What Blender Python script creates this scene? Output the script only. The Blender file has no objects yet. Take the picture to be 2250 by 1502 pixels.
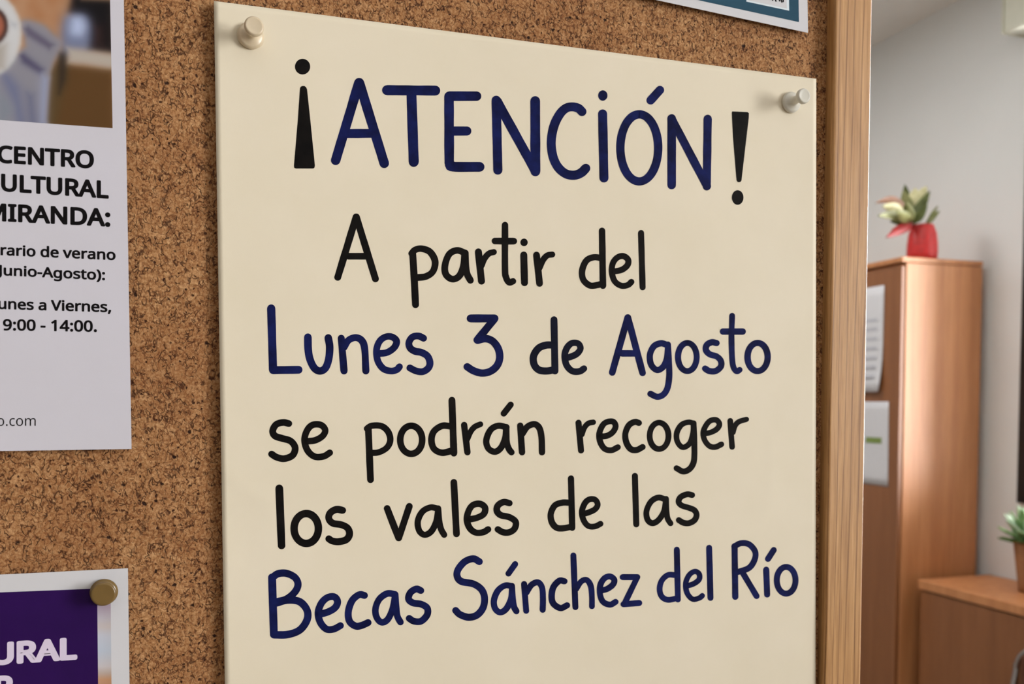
import bpy, bmesh, math, random
from mathutils import Vector, Matrix, noise as mnoise

C = bpy.context.scene.collection
sc = bpy.context.scene
R_ = math.radians

# ------------------------------------------------------------------ camera
F_PX, CX, CY = 2000.0, 1125.0, 968.0
YAW, PITCH = R_(18.22), R_(2.52)
CAM = Vector((0, 0, 1.45))
YB = 0.399                                   # plane of the cork
fwd = Vector((math.sin(YAW) * math.cos(PITCH), math.cos(YAW) * math.cos(PITCH), -math.sin(PITCH)))
rgt = Vector((math.cos(YAW), -math.sin(YAW), 0))
upv = rgt.cross(fwd)
cd = bpy.data.cameras.new('camera')
cam = bpy.data.objects.new('camera', cd); C.objects.link(cam)
m3 = Matrix((rgt, upv, -fwd)).transposed()
cam.matrix_world = Matrix.Translation(CAM) @ m3.to_4x4()
cd.sensor_fit = 'HORIZONTAL'; cd.sensor_width = 36.0
cd.lens = F_PX / 2250 * 36
cd.shift_y = (CY - 751) / 2250
cd.clip_start = 0.01; cd.clip_end = 50
cd.dof.use_dof = True; cd.dof.focus_distance = 0.398; cd.dof.aperture_fstop = 15.0
sc.camera = cam

# ------------------------------------------------------------------ look and light
sc.view_settings.view_transform = 'Standard'; sc.view_settings.look = 'None'
sc.view_settings.gamma = 1.0; sc.view_settings.exposure = -0.12
sc.view_settings.use_curve_mapping = False
try:
    sc.cycles.use_denoising = True
    sc.cycles.denoiser = 'OPENIMAGEDENOISE'
    sc.cycles.max_bounces = 8; sc.cycles.diffuse_bounces = 5
    sc.cycles.sample_clamp_indirect = 4.0
except Exception:
    pass
w = bpy.data.worlds.new('sky'); sc.world = w; w.use_nodes = True
w.node_tree.nodes['Background'].inputs[0].default_value = (0.80, 0.90, 1.0, 1)
w.node_tree.nodes['Background'].inputs[1].default_value = 4.0

WX = 3.02                                    # inner face of the window wall
WIN = [(1.20, 2.77, 1.05, 2.87), (-3.9, -0.9, 1.0, 2.87)]   # y0 y1 z0 z1
def area(name, loc, rot, sx, sy, power, col):
    l = bpy.data.lights.new(name, 'AREA'); l.shape = 'RECTANGLE'; l.size = sx; l.size_y = sy
    l.energy = power; l.color = col
    o = bpy.data.objects.new(name, l); o.location = loc; o.rotation_euler = rot; C.objects.link(o)
    return o
# daylight that falls through the two windows of the right wall
for (y0, y1, z0, z1), pw in zip(WIN, (430, 405)):
    area('window_daylight', (WX + 0.34, (y0 + y1) / 2, (z0 + z1) / 2), (0, R_(90), 0),
         (z1 - z0) * 1.0, (y1 - y0) * 1.0, pw, (1.0, 0.985, 0.965))

# ------------------------------------------------------------------ helpers
def ray(px, py):
    return fwd + rgt * ((px - CX) / F_PX) - upv * ((py - CY) / F_PX)
def on(px, py, s=0.0):                        # pixel -> point on the plane s in front of the cork
    d = ray(px, py)
    return CAM + d * ((YB - s) / d.y)
def onx(px, py, X):
    d = ray(px, py); return CAM + d * (X / d.x)
def ony(px, py, Y):
    d = ray(px, py); return CAM + d * (Y / d.y)

def lin(c):
    return tuple(((v / 255) / 12.92 if v / 255 <= 0.04045 else ((v / 255 + 0.055) / 1.055) ** 2.4) for v in c)

def tag(o, label=None, cat=None, group=None, kind=None):
    if label: o['label'] = label
    if cat: o['category'] = cat
    if group: o['group'] = group
    if kind: o['kind'] = kind
    return o
def empty(name, loc, **k):
    o = bpy.data.objects.new(name, None); o.location = loc; o.empty_display_size = .02; C.objects.link(o)
    return tag(o, **k)
def link(name, me, mat=None, parent=None, smooth=False, **k):
    o = bpy.data.objects.new(name, me); C.objects.link(o)
    if mat: me.materials.append(mat)
    if smooth:
        for p in me.polygons: p.use_smooth = True
    if parent is not None:
        o.parent = parent
        o.matrix_parent_inverse = Matrix.Translation(-Vector(parent.location))
    return tag(o, **k)
def from_bm(name, bm, mat=None, parent=None, smooth=False, **k):
    me = bpy.data.meshes.new(name); bm.to_mesh(me); bm.free()
    return link(name, me, mat, parent, smooth, **k)
def from_data(name, vs, fs, mat=None, parent=None, smooth=False, **k):
    me = bpy.data.meshes.new(name); me.from_pydata([tuple(v) for v in vs], [], fs); me.update()
    return link(name, me, mat, parent, smooth, **k)
def add_box(bm, a, b, bev=0.0, seg=2):
    r = bmesh.ops.create_cube(bm, size=1)
    vs = r['verts']
    c = [(a[i] + b[i]) / 2 for i in range(3)]; s = [abs(b[i] - a[i]) for i in range(3)]
    for v in vs:
        v.co = Vector((c[0] + v.co.x * s[0], c[1] + v.co.y * s[1], c[2] + v.co.z * s[2]))
    if bev > 0:
        es = list({e for v in vs for e in v.link_edges})
        bmesh.ops.bevel(bm, geom=es, offset=bev, segments=seg, affect='EDGES', profile=.5)
def box(name, a, b, mat, parent=None, bev=0.0, **k):
    bm = bmesh.new(); add_box(bm, a, b, bev); return from_bm(name, bm, mat, parent, **k)
def add_lathe(bm, prof, org, axis, n=40, cap=True):
    axis = Vector(axis).normalized(); t = axis.orthogonal().normalized(); u = axis.cross(t)
    rings = []
    for r, h in prof:
        rings.append([bm.verts.new(Vector(org) + axis * h + (t * math.cos(a) + u * math.sin(a)) * r)
                      for a in [2 * math.pi * i / n for i in range(n)]])
    for A, B in zip(rings, rings[1:]):
        for i in range(n):
            bm.faces.new((A[i], A[(i + 1) % n], B[(i + 1) % n], B[i]))
    if cap:
        bm.faces.new(rings[-1]); bm.faces.new(rings[0][::-1])
def lathe(name, prof, org, axis, mat, parent=None, n=40, cap=True, **k):
    bm = bmesh.new(); add_lathe(bm, prof, org, axis, n, cap)
    return from_bm(name, bm, mat, parent, smooth=True, **k)
def tube(name, pts, r, mat, parent=None, n=12, closed=False, **k):
    bm = bmesh.new(); pts = [Vector(p) for p in pts]; N = len(pts); rings = []
    up0 = None
    for i, p in enumerate(pts):
        a = pts[(i - 1) % N] if (closed or i > 0) else p
        b = pts[(i + 1) % N] if (closed or i < N - 1) else p
        t = (b - a).normalized()
        if up0 is None: up0 = t.orthogonal().normalized()
        u = (up0 - t * up0.dot(t)).normalized(); up0 = u; v = t.cross(u)
        rings.append([bm.verts.new(p + (u * math.cos(q) + v * math.sin(q)) * r) for q in [2 * math.pi * j / n for j in range(n)]])
    for i in range(N if closed else N - 1):
        A, B = rings[i], rings[(i + 1) % N]
        for j in range(n): bm.faces.new((A[j], A[(j + 1) % n], B[(j + 1) % n], B[j]))
    if not closed: bm.faces.new(rings[0][::-1]); bm.faces.new(rings[-1])
    return from_bm(name, bm, mat, parent, smooth=True, **k)
def catmull(P, n=8, closed=False):
    P = [Vector((p[0], p[1])) for p in P]; out = []; N = len(P)
    if N == 2 and not closed: return P
    rng = range(N) if closed else range(N - 1)
    for i in rng:
        p1, p2 = P[i], P[(i + 1) % N]
        p0 = P[(i - 1) % N] if (closed or i > 0) else p1 * 2 - p2
        p3 = P[(i + 2) % N] if (closed or i < N - 2) else p2 * 2 - p1
        for j in range(n):
            t = j / n
            out.append(0.5 * ((2 * p1) + (p2 - p0) * t + (2 * p0 - 5 * p1 + 4 * p2 - p3) * t * t + (3 * p1 - p0 - 3 * p2 + p3) * t ** 3))
    if not closed: out.append(P[-1])
    return out

# ------------------------------------------------------------------ materials
class NT:
    def __init__(s, name):
        s.m = bpy.data.materials.new(name); s.m.use_nodes = True
        s.t = s.m.node_tree; s.b = s.t.nodes['Principled BSDF']
    def n(s, typ, **k):
        x = s.t.nodes.new(typ)
        for a, b in k.items():
            if a.startswith('i_'):
                x.inputs[a[2:].replace('_', ' ')].default_value = b
            else: setattr(x, a, b)
        return x
    def l(s, a, b): s.t.links.new(a, b)
    def coords(s, scale=(1, 1, 1), rot=(0, 0, 0)):
        tc = s.n('ShaderNodeTexCoord'); mp = s.n('ShaderNodeMapping')
        mp.inputs['Scale'].default_value = scale; mp.inputs['Rotation'].default_value = rot
        s.l(tc.outputs['Object'], mp.inputs['Vector']); return mp.outputs[0]
    def noise(s, vec, scale, detail=3, rough=.5, dist=0):
        x = s.n('ShaderNodeTexNoise'); x.inputs['Scale'].default_value = scale; x.inputs['Detail'].default_value = detail
        x.inputs['Roughness'].default_value = rough; x.inputs['Distortion'].default_value = dist
        s.l(vec, x.inputs['Vector']); return x
    def ramp(s, fac, stops, interp='LINEAR'):
        x = s.n('ShaderNodeValToRGB'); x.color_ramp.interpolation = interp
        el = x.color_ramp.elements
        while len(el) < len(stops): el.new(0.5)
        for e, (p, c) in zip(el, stops):
            e.position = p; e.color = (*c, 1) if len(c) == 3 else c
        s.l(fac, x.inputs[0]); return x.outputs[0]
    def mix(s, fac, a, b, mode='MIX'):
        x = s.n('ShaderNodeMix'); x.data_type = 'RGBA'; x.blend_type = mode
        for sock, v in ((x.inputs[0], fac), (x.inputs[6], a), (x.inputs[7], b)):
            if hasattr(v, 'node'): s.l(v, sock)
            else: sock.default_value = v if not isinstance(v, tuple) else ((*v, 1) if len(v) == 3 else v)
        return x.outputs[2]
    def math(s, op, a, b=None, clamp=False):
        x = s.n('ShaderNodeMath'); x.operation = op; x.use_clamp = clamp
        for sock, v in zip(x.inputs, (a, b)):
            if v is None: continue
            if hasattr(v, 'node'): s.l(v, sock)
            else: sock.default_value = v
        return x.outputs[0]
    def bump(s, h, strength, dist):
        x = s.n('ShaderNodeBump'); x.inputs['Strength'].default_value = strength; x.inputs['Distance'].default_value = dist
        s.l(h, x.inputs['Height']); s.l(x.outputs[0], s.b.inputs['Normal'])
    def set(s, col=None, rough=None, spec=None, **k):
        if col is not None:
            if hasattr(col, 'node'): s.l(col, s.b.inputs['Base Color'])
            else: s.b.inputs['Base Color'].default_value = (*col, 1)
        if rough is not None: s.b.inputs['Roughness'].default_value = rough
        if spec is not None: s.b.inputs['Specular IOR Level'].default_value = spec
        for a, b in k.items(): s.b.inputs[a.replace('_', ' ')].default_value = b
        return s.m
G3 = ((0, 0, 0), (1, 1, 1))
def plain(name, rgb, rough=.5, var=.06, scale=30, bumps=0, spec=None, **k):
    n = NT(name); v = n.coords(); x = n.noise(v, scale, 4)
    c = lin(rgb)
    n.set(n.ramp(x.outputs[0], [(.3, tuple(q * (1 - var) for q in c)), (.7, tuple(min(1, q * (1 + var)) for q in c))]), rough, spec, **k)
    if bumps: n.bump(x.outputs[0], .5, bumps)
    return n.m

def make_cork():
    n = NT('cork'); v = n.coords()
    w1 = n.noise(v, 260, 3, .6)
    off = n.n('ShaderNodeVectorMath'); off.operation = 'SCALE'; off.inputs[3].default_value = .0026
    sub = n.n('ShaderNodeVectorMath'); sub.operation = 'SUBTRACT'; sub.inputs[1].default_value = (.5, .5, .5)
    n.l(w1.outputs[1], sub.inputs[0]); n.l(sub.outputs[0], off.inputs[0])
    ad = n.n('ShaderNodeVectorMath'); ad.operation = 'ADD'; n.l(v, ad.inputs[0]); n.l(off.outputs[0], ad.inputs[1])
    P = ad.outputs[0]
    def vor(scale, feat, vec=P):
        x = n.n('ShaderNodeTexVoronoi'); x.feature = feat; x.inputs['Scale'].default_value = scale; n.l(vec, x.inputs['Vector']); return x
    vc = vor(430, 'F1'); vs = vor(150, 'F1'); vs2 = vor(330, 'F1')
    br = n.noise(v, 330, 1, .5); br2 = n.noise(v, 480, 1, .5); br3 = n.noise(v, 22, 3, .6)
    def worm(scale, wd, dist, seedoff):
        mp = n.n('ShaderNodeMapping'); mp.inputs['Location'].default_value = seedoff; mp.inputs['Rotation'].default_value = (0, .6, 0)
        mp.inputs['Scale'].default_value = (1, 1, .72); n.l(v, mp.inputs['Vector'])
        x = n.noise(mp.outputs[0], scale, 1.5, .5, dist)
        d = n.math('ABSOLUTE', n.math('SUBTRACT', x.outputs[0], .5))
        return n.ramp(d, [(0.0, (1, 1, 1)), (wd * .45, (.9, .9, .9)), (wd, (0, 0, 0))])
    k1 = n.ramp(br.outputs[0], [(.40, (0, 0, 0)), (.56, (1, 1, 1))])
    k2 = n.ramp(br2.outputs[0], [(.36, (0, 0, 0)), (.54, (1, 1, 1))])
    line = n.math('MULTIPLY', worm(400, .042, .5, (0, 0, 0)), k1)
    line2 = n.math('MULTIPLY', worm(560, .050, .4, (3, 1, 2)), k2)
    # pores: only some cells own one
    def pores(vv, thr, r0, r1):
        sx = n.n('ShaderNodeSeparateColor'); n.l(vv.outputs['Color'], sx.inputs[0])
        own = n.math('GREATER_THAN', sx.outputs[0], thr)
        d = n.ramp(vv.outputs['Distance'], [(r0, (1, 1, 1)), (r1, (0, 0, 0))])
        return n.math('MULTIPLY', own, d)
    h1 = pores(vs, .55, .09, .14); h2 = pores(vs2, .50, .12, .20)
    cs = n.n('ShaderNodeSeparateColor'); n.l(vc.outputs['Color'], cs.inputs[0])
    base = n.ramp(cs.outputs[1], [(0, lin((136, 88, 50))), (.45, lin((158, 108, 66))), (.8, lin((174, 124, 80))), (1, lin((198, 152, 106)))])
    fine = n.noise(v, 900, 3, .7)
    base = n.mix(.5, base, n.ramp(fine.outputs[0], [(.30, lin((104, 62, 32))), (.47, lin((164, 117, 74))), (.64, lin((216, 174, 124)))]))
    base = n.mix(n.math('MULTIPLY', n.ramp(br3.outputs[0], [(.35, (1, 1, 1)), (.6, (0, 0, 0))]), .28), base, lin((128, 74, 36)))
    dark = lin((54, 22, 10))
    c = n.mix(n.math('MULTIPLY', line2, .78), base, lin((84, 42, 18)))
    c = n.mix(n.math('MULTIPLY', line, .80), c, dark)
    c = n.mix(n.math('MULTIPLY', h2, .92), c, dark)
    c = n.mix(n.math('MULTIPLY', h1, .95), c, lin((36, 14, 8)))
    n.set(c, .85, .25)
    hgt = n.math('SUBTRACT', n.math('MULTIPLY', fine.outputs[0], .7), n.math('ADD', n.math('MULTIPLY', line, .7), n.math('MAXIMUM', h1, h2)))
    n.bump(hgt, .7, .0006)
    return n.m
def make_oak(axis):                            # grain runs along the given axis
    n = NT('oak'); s = [1, 1, 1]
    v0 = n.coords()
    st = [1, 1, 1]; st[axis] = .045
    mp = n.n('ShaderNodeMapping'); mp.inputs['Scale'].default_value = st; n.l(v0, mp.inputs['Vector']); v = mp.outputs[0]
    nz = n.noise(v, 60, 3, .6)
    # bands across the rail, slightly slanted
    sep = n.n('ShaderNodeSeparateXYZ'); n.l(v0, sep.inputs[0])
    a = sep.outputs[0 if axis == 2 else 2]; b = sep.outputs[axis]
    t = n.math('ADD', n.math('MULTIPLY', a, 205), n.math('MULTIPLY', b, -2.2))
    t = n.math('ADD', t, n.math('MULTIPLY', nz.outputs[0], 2.1))
    fr = n.math('FRACT', t)
    line = n.ramp(fr, [(0.0, (0, 0, 0)), (.36, (0.05, .05, .05)), (.47, (1, 1, 1)), (.50, (1, 1, 1)), (.57, (0, 0, 0))])
    v2 = n.n('ShaderNodeMapping'); st2 = [1, 1, 1]; st2[axis] = .03; v2.inputs['Scale'].default_value = st2; n.l(v0, v2.inputs['Vector'])
    fn = n.noise(v2.outputs[0], 900, 4, .65); md = n.noise(v2.outputs[0], 260, 3, .6)
    c = n.ramp(fn.outputs[0], [(.3, lin((160, 114, 66))), (.5, lin((190, 143, 90))), (.7, lin((206, 160, 108)))])
    c = n.mix(n.math('MULTIPLY', n.ramp(md.outputs[0], [(.4, (1, 1, 1)), (.58, (0, 0, 0))]), .35), c, lin((150, 104, 60)))
    lf = n.noise(v2.outputs[0], 1500, 2, .5)
    c = n.mix(n.math('MULTIPLY', line, n.ramp(lf.outputs[0], [(.3, (.45, .45, .45)), (.6, (.85, .85, .85))])), c, lin((116, 72, 34)))
    n.set(c, .45, .4)
    n.bump(fn.outputs[0], .3, .0002)
    return n.m
def make_laminate(name, c1, c2, c3, rough=.38):
    n = NT(name); v = n.coords((1, 1, .06))
    x = n.noise(v, 22, 4, .6); y = n.noise(v, 160, 3, .6)
    c = n.ramp(x.outputs[0], [(.3, lin(c1)), (.5, lin(c2)), (.7, lin(c3))])
    c = n.mix(.3, c, n.ramp(y.outputs[0], [(.3, lin(c1)), (.7, lin(c3))]))
    n.set(c, rough, .65); return n.m
def make_paper(name, rgb, mott=.02, rough=.6):
    n = NT(name); v = n.coords(); a = n.noise(v, 25, 4, .6); b = n.noise(v, 2500, 2, .6)
    c = lin(rgb)
    col = n.ramp(a.outputs[0], [(.3, (c[0] * (1 - mott), c[1] * (1 - mott * 1.2), c[2] * (1 - mott * 2))), (.7, (c[0] * (1 + mott), c[1] * (1 + mott), c[2] * (1 + mott * 1.6)))])
    n.set(col, rough, .3); n.bump(b.outputs[0], .12, .0001); return n.m
def make_marker(name, c1, c2):
    n = NT(name); v = n.coords(); a = n.noise(v, 120, 3, .6)
    n.set(n.ramp(a.outputs[0], [(.35, lin(c1)), (.65, lin(c2))]), .65, .08); return n.m
def make_vcol(name):
    n = NT(name); a = n.n('ShaderNodeVertexColor'); a.layer_name = 'print'
    n.set(a.outputs[0], .6, .12); return n.m

M = dict(
    cork=make_cork(), oak_z=make_oak(2), oak_x=make_oak(0),
    wall=plain('wall_paint', (226, 227, 226), .8, .015, 3),
    ceil=plain('ceiling_paint', (232, 231, 228), .85, .015, 3),
    wall_dim=plain('low_bounce_wall_paint', (158, 150, 142), .8, .02, 3),  # unseen walls, darkened to cut the light bounced onto the board
    floor=plain('floor_vinyl', (150, 140, 128), .4, .08, 6),
    cream=make_paper('cream_card', (229, 218, 195), .018),
    white=make_paper('white_paper', (206, 203, 212), .008),
    white2=make_paper('gloss_paper', (210, 209, 213), .008, .4),
    navy=make_marker('navy_marker', (8, 13, 52), (20, 28, 84)),
    inkn=make_marker('blue_black_marker', (10, 12, 26), (20, 22, 40)),
    black=make_marker('black_marker', (9, 7, 7), (22, 18, 16)),
    print=plain('black_print', (14, 11, 13), .6, .02, spec=.1),
    lilac=plain('pale_print', (218, 205, 226), .5, .02),
    purple=plain('purple_print', (42, 10, 76), .5, .08, 60, spec=.15),
    teal=plain('teal_print', (42, 78, 98), .6, .07, 40, spec=.1),
    box=plain('pale_blue_print', (222, 232, 238), .4, .01),
    vcol=make_vcol('photo_print'),
    pin_beige=plain('beige_plastic', (205, 188, 160), .3, .03, 200, Subsurface_Weight=.15, Subsurface_Radius=(.004, .003, .002)),
    pin_white=plain('white_plastic', (212, 208, 196), .3, .02, 200, Subsurface_Weight=.15, Subsurface_Radius=(.004, .004, .003)),
    pin_olive=plain('olive_plastic', (112, 88, 48), .22, .06, 200),
    steel=plain('pin_steel', (190, 190, 190), .25, .02, 100, Metallic=1.0),
    chrome=plain('chrome_tube', (170, 168, 168), .25, .02, 50, Metallic=1.0),
    cab=make_laminate('beech_laminate', (168, 106, 62), (188, 126, 78), (204, 142, 94), .50),
    cab_shade=make_laminate('shaded_laminate', (122, 74, 40), (135, 84, 47), (148, 94, 56), .48),  # cabinet fronts turned from the light, their shade put into the colour
    blackm=plain('black_frame_paint', (14, 14, 15), .5, .1, 20),
    casette=plain('cassette_paint', (222, 222, 206), .5, .02, 20),
    redw=plain('red_foil', (190, 40, 40), .35, .15, 60),
    terra=plain('woven_brown_pot', (150, 104, 68), .8, .2, 160, bumps=.002),
    soil=plain('soil', (50, 36, 26), .95, .3, 300, bumps=.003),
    brown_cloth=plain('brown_upholstery', (92, 52, 30), .85, .12, 300, bumps=.0005),
    skirting=plain('baseboard_paint', (205, 202, 196), .5, .02),
)
def leafmat(name, a, b):
    n = NT(name); v = n.coords(); x = n.noise(v, 45, 3)
    n.set(n.ramp(x.outputs[0], [(.35, lin(a)), (.65, lin(b))]), .45, .4); return n.m
LEAF = dict(dark=leafmat('dark_leaf', (62, 70, 22), (84, 92, 40)), mid=leafmat('green_leaf', (118, 122, 72), (146, 146, 96)),
            pale=leafmat('cream_leaf', (196, 190, 140), (222, 216, 172)), rust=leafmat('rust_leaf', (150, 108, 86), (172, 130, 106)),
            red=leafmat('red_bract', (140, 28, 30), (166, 42, 40)), succ=leafmat('succulent_leaf', (96, 136, 74), (150, 184, 130)),
            succp=leafmat('pale_succulent_leaf', (184, 214, 182), (214, 232, 206)), succd=leafmat('deep_succulent_leaf', (62, 88, 36), (84, 112, 52)))
# glass
gn = NT('window_glass'); t = gn.t
tr = gn.n('ShaderNodeBsdfTransparent'); gl = gn.n('ShaderNodeBsdfGlossy'); gl.inputs['Roughness'].default_value = .02
mx = gn.n('ShaderNodeMixShader'); fr = gn.n('ShaderNodeFresnel'); fr.inputs[0].default_value = 1.45
gn.l(fr.outputs[0], mx.inputs[0]); gn.l(tr.outputs[0], mx.inputs[1]); gn.l(gl.outputs[0], mx.inputs[2])
gn.l(mx.outputs[0], t.nodes['Material Output'].inputs[0]); M['glass'] = gn.m
en = NT('lamp_panel'); en.set((1, 1, 1), .5); en.b.inputs['Emission Color'].default_value = (1, .95, .88, 1); en.b.inputs['Emission Strength'].default_value = 1.8
M['lamp'] = en.m
en = NT('added_fill_panel'); en.set((1, 1, 1), .5); en.b.inputs['Emission Color'].default_value = (1, 1, .99, 1); en.b.inputs['Emission Strength'].default_value = 27.0  # added panel, out of view, brightens the wall behind the board
M['fill_lamp'] = en.m

# ------------------------------------------------------------------ the room
ZC = WX * .5595 + 1.45 - 0.0
X0, Y0, Y1 = -4.6, -5.6, 5.6
TH = .30
def struct(name, a, b, mat): return box(name, a, b, mat, kind='structure')
struct('floor', (X0 - .2, Y0 - .2, -.1), (WX + TH, Y1 + .2, 0), M['floor'])
struct('ceiling', (X0 - .2, Y0 - .2, ZC), (WX + TH, Y1 + .2, ZC + .1), M['ceil'])
struct('wall_left', (X0 - .2, Y0 - .2, 0), (X0, Y1 + .2, ZC), M['wall_dim'])
struct('wall_back', (X0, Y1, 0), (WX, Y1 + .2, ZC), M['wall'])
struct('wall_front', (X0, Y0 - .2, 0), (WX, Y0, ZC), M['wall_dim'])
struct('wall_centre', (X0, YB + .016, 0), (.322, YB + .116, ZC), M['wall'])
bm = bmesh.new()
ys = [Y0 - .2, WIN[1][0], WIN[1][1], WIN[0][0], WIN[0][1], Y1 + .2]
for i in range(5):
    if i in (1, 3):
        W = WIN[1] if i == 1 else WIN[0]
        add_box(bm, (WX, ys[i], 0), (WX + TH, ys[i + 1], W[2])); add_box(bm, (WX, ys[i], W[3]), (WX + TH, ys[i + 1], ZC))
    else: add_box(bm, (WX, ys[i], 0), (WX + TH, ys[i + 1], ZC))
from_bm('wall_right', bm, M['wall'], kind='structure')
struct('baseboard_right', (WX - .012, Y0, 0), (WX, Y1, .08), M['skirting'])
struct('baseboard_back', (X0, Y1 - .012, 0), (WX - .012, Y1, .08), M['skirting'])
for k, (y0, y1, z0, z1) in enumerate(WIN):
    e = empty('window_%d' % (k + 1), (WX, (y0 + y1) / 2, z0), kind='structure')
    fw = .055
    xa, xb = WX - .018, WX + .07
    bm = bmesh.new()
    add_box(bm, (xa, y0, z0), (xb, y0 + fw, z1), .003); add_box(bm, (xa, y1 - fw, z0), (xb, y1, z1), .003)
    add_box(bm, (xa, y0 + fw, z0), (xb, y1 - fw, z0 + fw), .003); add_box(bm, (xa, y0 + fw, z1 - fw), (xb, y1 - fw, z1), .003)
    from_bm('window_frame', bm, M['blackm'], e)
    nm = 1 if k == 0 else 2
    for j in range(nm):
        ym = y0 + (y1 - y0) * (j + 1) / (nm + 1)
        box('mullion', (xa + .01, ym - .025, z0 + fw), (xb, ym + .025, z1 - fw), M['blackm'], e, .003)
    for j in range(nm + 1):
        ya = y0 + (y1 - y0) * j / (nm + 1) + .03; yb = y0 + (y1 - y0) * (j + 1) / (nm + 1) - .03
        box('pane', (WX + .030, ya, z0 + fw - .01), (WX + .036, yb, z1 - fw + .01), M['glass'], e)
# ceiling lamps; the one behind the board is added to brighten that room
for k, (x, y, lb) in enumerate(((1.7, -.95, 'square ceiling lamp panel before the cork board'), (1.3, 3.3, 'unseen ceiling panel added to brighten the room behind the cork board'))):
    e = empty('ceiling_light', (x, y, ZC), label=lb, cat='lamp', group='square ceiling lamp panels')
    bm = bmesh.new(); s_ = .30
    for a, b in (((-s_, -s_), (s_, -s_ + .02)), ((-s_, s_ - .02), (s_, s_)), ((-s_, -s_ + .02), (-s_ + .02, s_ - .02)), ((s_ - .02, -s_ + .02), (s_, s_ - .02))):
        add_box(bm, (x + a[0], y + a[1], ZC - .025), (x + b[0], y + b[1], ZC))
    from_bm('frame', bm, M['skirting'], e)
    box('diffuser', (x - s_ + .02, y - s_ + .02, ZC - .018), (x + s_ - .02, y + s_ - .02, ZC - .006), M['lamp'] if k == 0 else M['fill_lamp'], e)

# ------------------------------------------------------------------ cork board
ZB0, ZB1 = 0.98, 1.93
XB0 = -0.72
fi_b = on(1822, 0).x + .0005               # foot of the inner face of the right rail
FT = .0062                                  # rail stands this much in front of the cork
FW = .0345
XI = ony(1834, 60, YB - FT).x
XO = ony(1917, 60, YB - FT).x
e = empty('cork_board', (0, YB, 1.45), label='natural cork notice board with a pale oak frame', cat='notice board')
box('cork_panel', (XB0 + .01, YB, ZB0 + .01), (XO - .006, YB + .010, ZB1 - .01), M['cork'], e)
def rail(a, b, mat):
    bm = bmesh.new(); add_box(bm, a, b, .0015, 3); return from_bm('frame_rail', bm, mat, e)
yf, yb_ = YB - FT, YB + .0155
rail((XI, yf, ZB0), (XO, yb_, ZB1), M['oak_z'])
rail((XB0, yf, ZB0), (XB0 + .03, yb_, ZB1), M['oak_z'])
rail((XB0 + .03, yf, ZB1 - .03), (XI, yb_, ZB1), M['oak_x'])
rail((XB0 + .03, yf, ZB0), (XI, yb_, ZB0 + .03), M['oak_x'])

# ------------------------------------------------------------------ sheets
def quad_px(tl, tr, br, bl):
    def f(u, v):
        a = Vector(tl).lerp(Vector(tr), u); b = Vector(bl).lerp(Vector(br), u); return a.lerp(b, v)
    return f
def sheet(name, quad, sfun, mat, nu=60, nv=80, parent=None, lift=0.0, thick=.00025, **k):
    """a sheet of paper whose corners lie on the cork; sfun(X, Z) is how far it stands off"""
    q = [on(*p) for p in quad]
    vs = []
    for j in range(nv + 1):
        for i in range(nu + 1):
            u, v = i / nu, j / nv
            P = q[0].lerp(q[1], u).lerp(q[3].lerp(q[2], u), v)
            vs.append(P)
    # move along the line of sight to the standoff so that print and sheet share one surface
    out = [lift_pt(P, sfun, lift) for P in vs]
    fs = [(j * (nu + 1) + i, (j + 1) * (nu + 1) + i, (j + 1) * (nu + 1) + i + 1, j * (nu + 1) + i + 1) for j in range(nv) for i in range(nu)]
    o = from_data(name, out, fs, mat, parent, smooth=nu > 10, **k)
    if thick:
        md = o.modifiers.new('thickness', 'SOLIDIFY'); md.thickness = thick; md.offset = -1.0
    return o
def lift_pt(P, sfun, lift=0.0):
    d = P - CAM
    Q = P
    for _ in range(4):
        s = sfun(Q.x, Q.z) + lift
        Q = CAM + d * ((YB - s) / d.y)
    return Q

def seg_d(x, z, a, b):
    ax, az, bx, bz = a[0], a[1], b[0], b[1]
    L2 = (bx - ax) ** 2 + (bz - az) ** 2
    t = max(0, min(1, ((x - ax) * (bx - ax) + (z - az) * (bz - az)) / L2))
    return math.hypot(x - ax - t * (bx - ax), z - az - t * (bz - az)), t
def P2(px, py): p = on(px, py); return (p.x, p.z)
CRE = [(P2(500, 1040), P2(590, 1110), .00016, .0032), (P2(1690, 985), P2(1688, 1085), .00016, .0028),
       (P2(1690, 1085), P2(1670, 1160), .00008, .004), (P2(1735, 1405), P2(1745, 1440), .00012, .003),
       (P2(520, 1150), P2(545, 1215), -.00010, .004), (P2(560, 150), P2(600, 130), .00008, .003)]
PXL, PXR = on(480, 700).x, on(1792, 700).x
def s_poster(X, Z):
    u = (X - PXL) / (PXR - PXL)
    s = .0021 + .0011 * math.exp(-u / .10) + .0003 * math.exp(-(1 - u) / .06)
    s += .00035 * math.sin(Z * 19 + 1.0) * (1 - u) + .00022 * math.sin(X * 31 + Z * 9)
    n3 = mnoise.noise(Vector((X * 22, Z * 22, 1.7))); s += .00012 * n3
    for a, b, amp, w_ in CRE:
        d, t_ = seg_d(X, Z, a, b)
        if d < w_ * 3.5: s += amp * math.exp(-(d / w_) ** 2)
    return s
poster_q = [(470, 2), (1793.5, 173), (1791.5, 1956), (505.5, 2220)]
poster = sheet('handwritten_poster', poster_q, s_poster, M['cream'], 130, 170,
               label='large cream poster with handwritten blue and black marker lettering', cat='poster')

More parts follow.
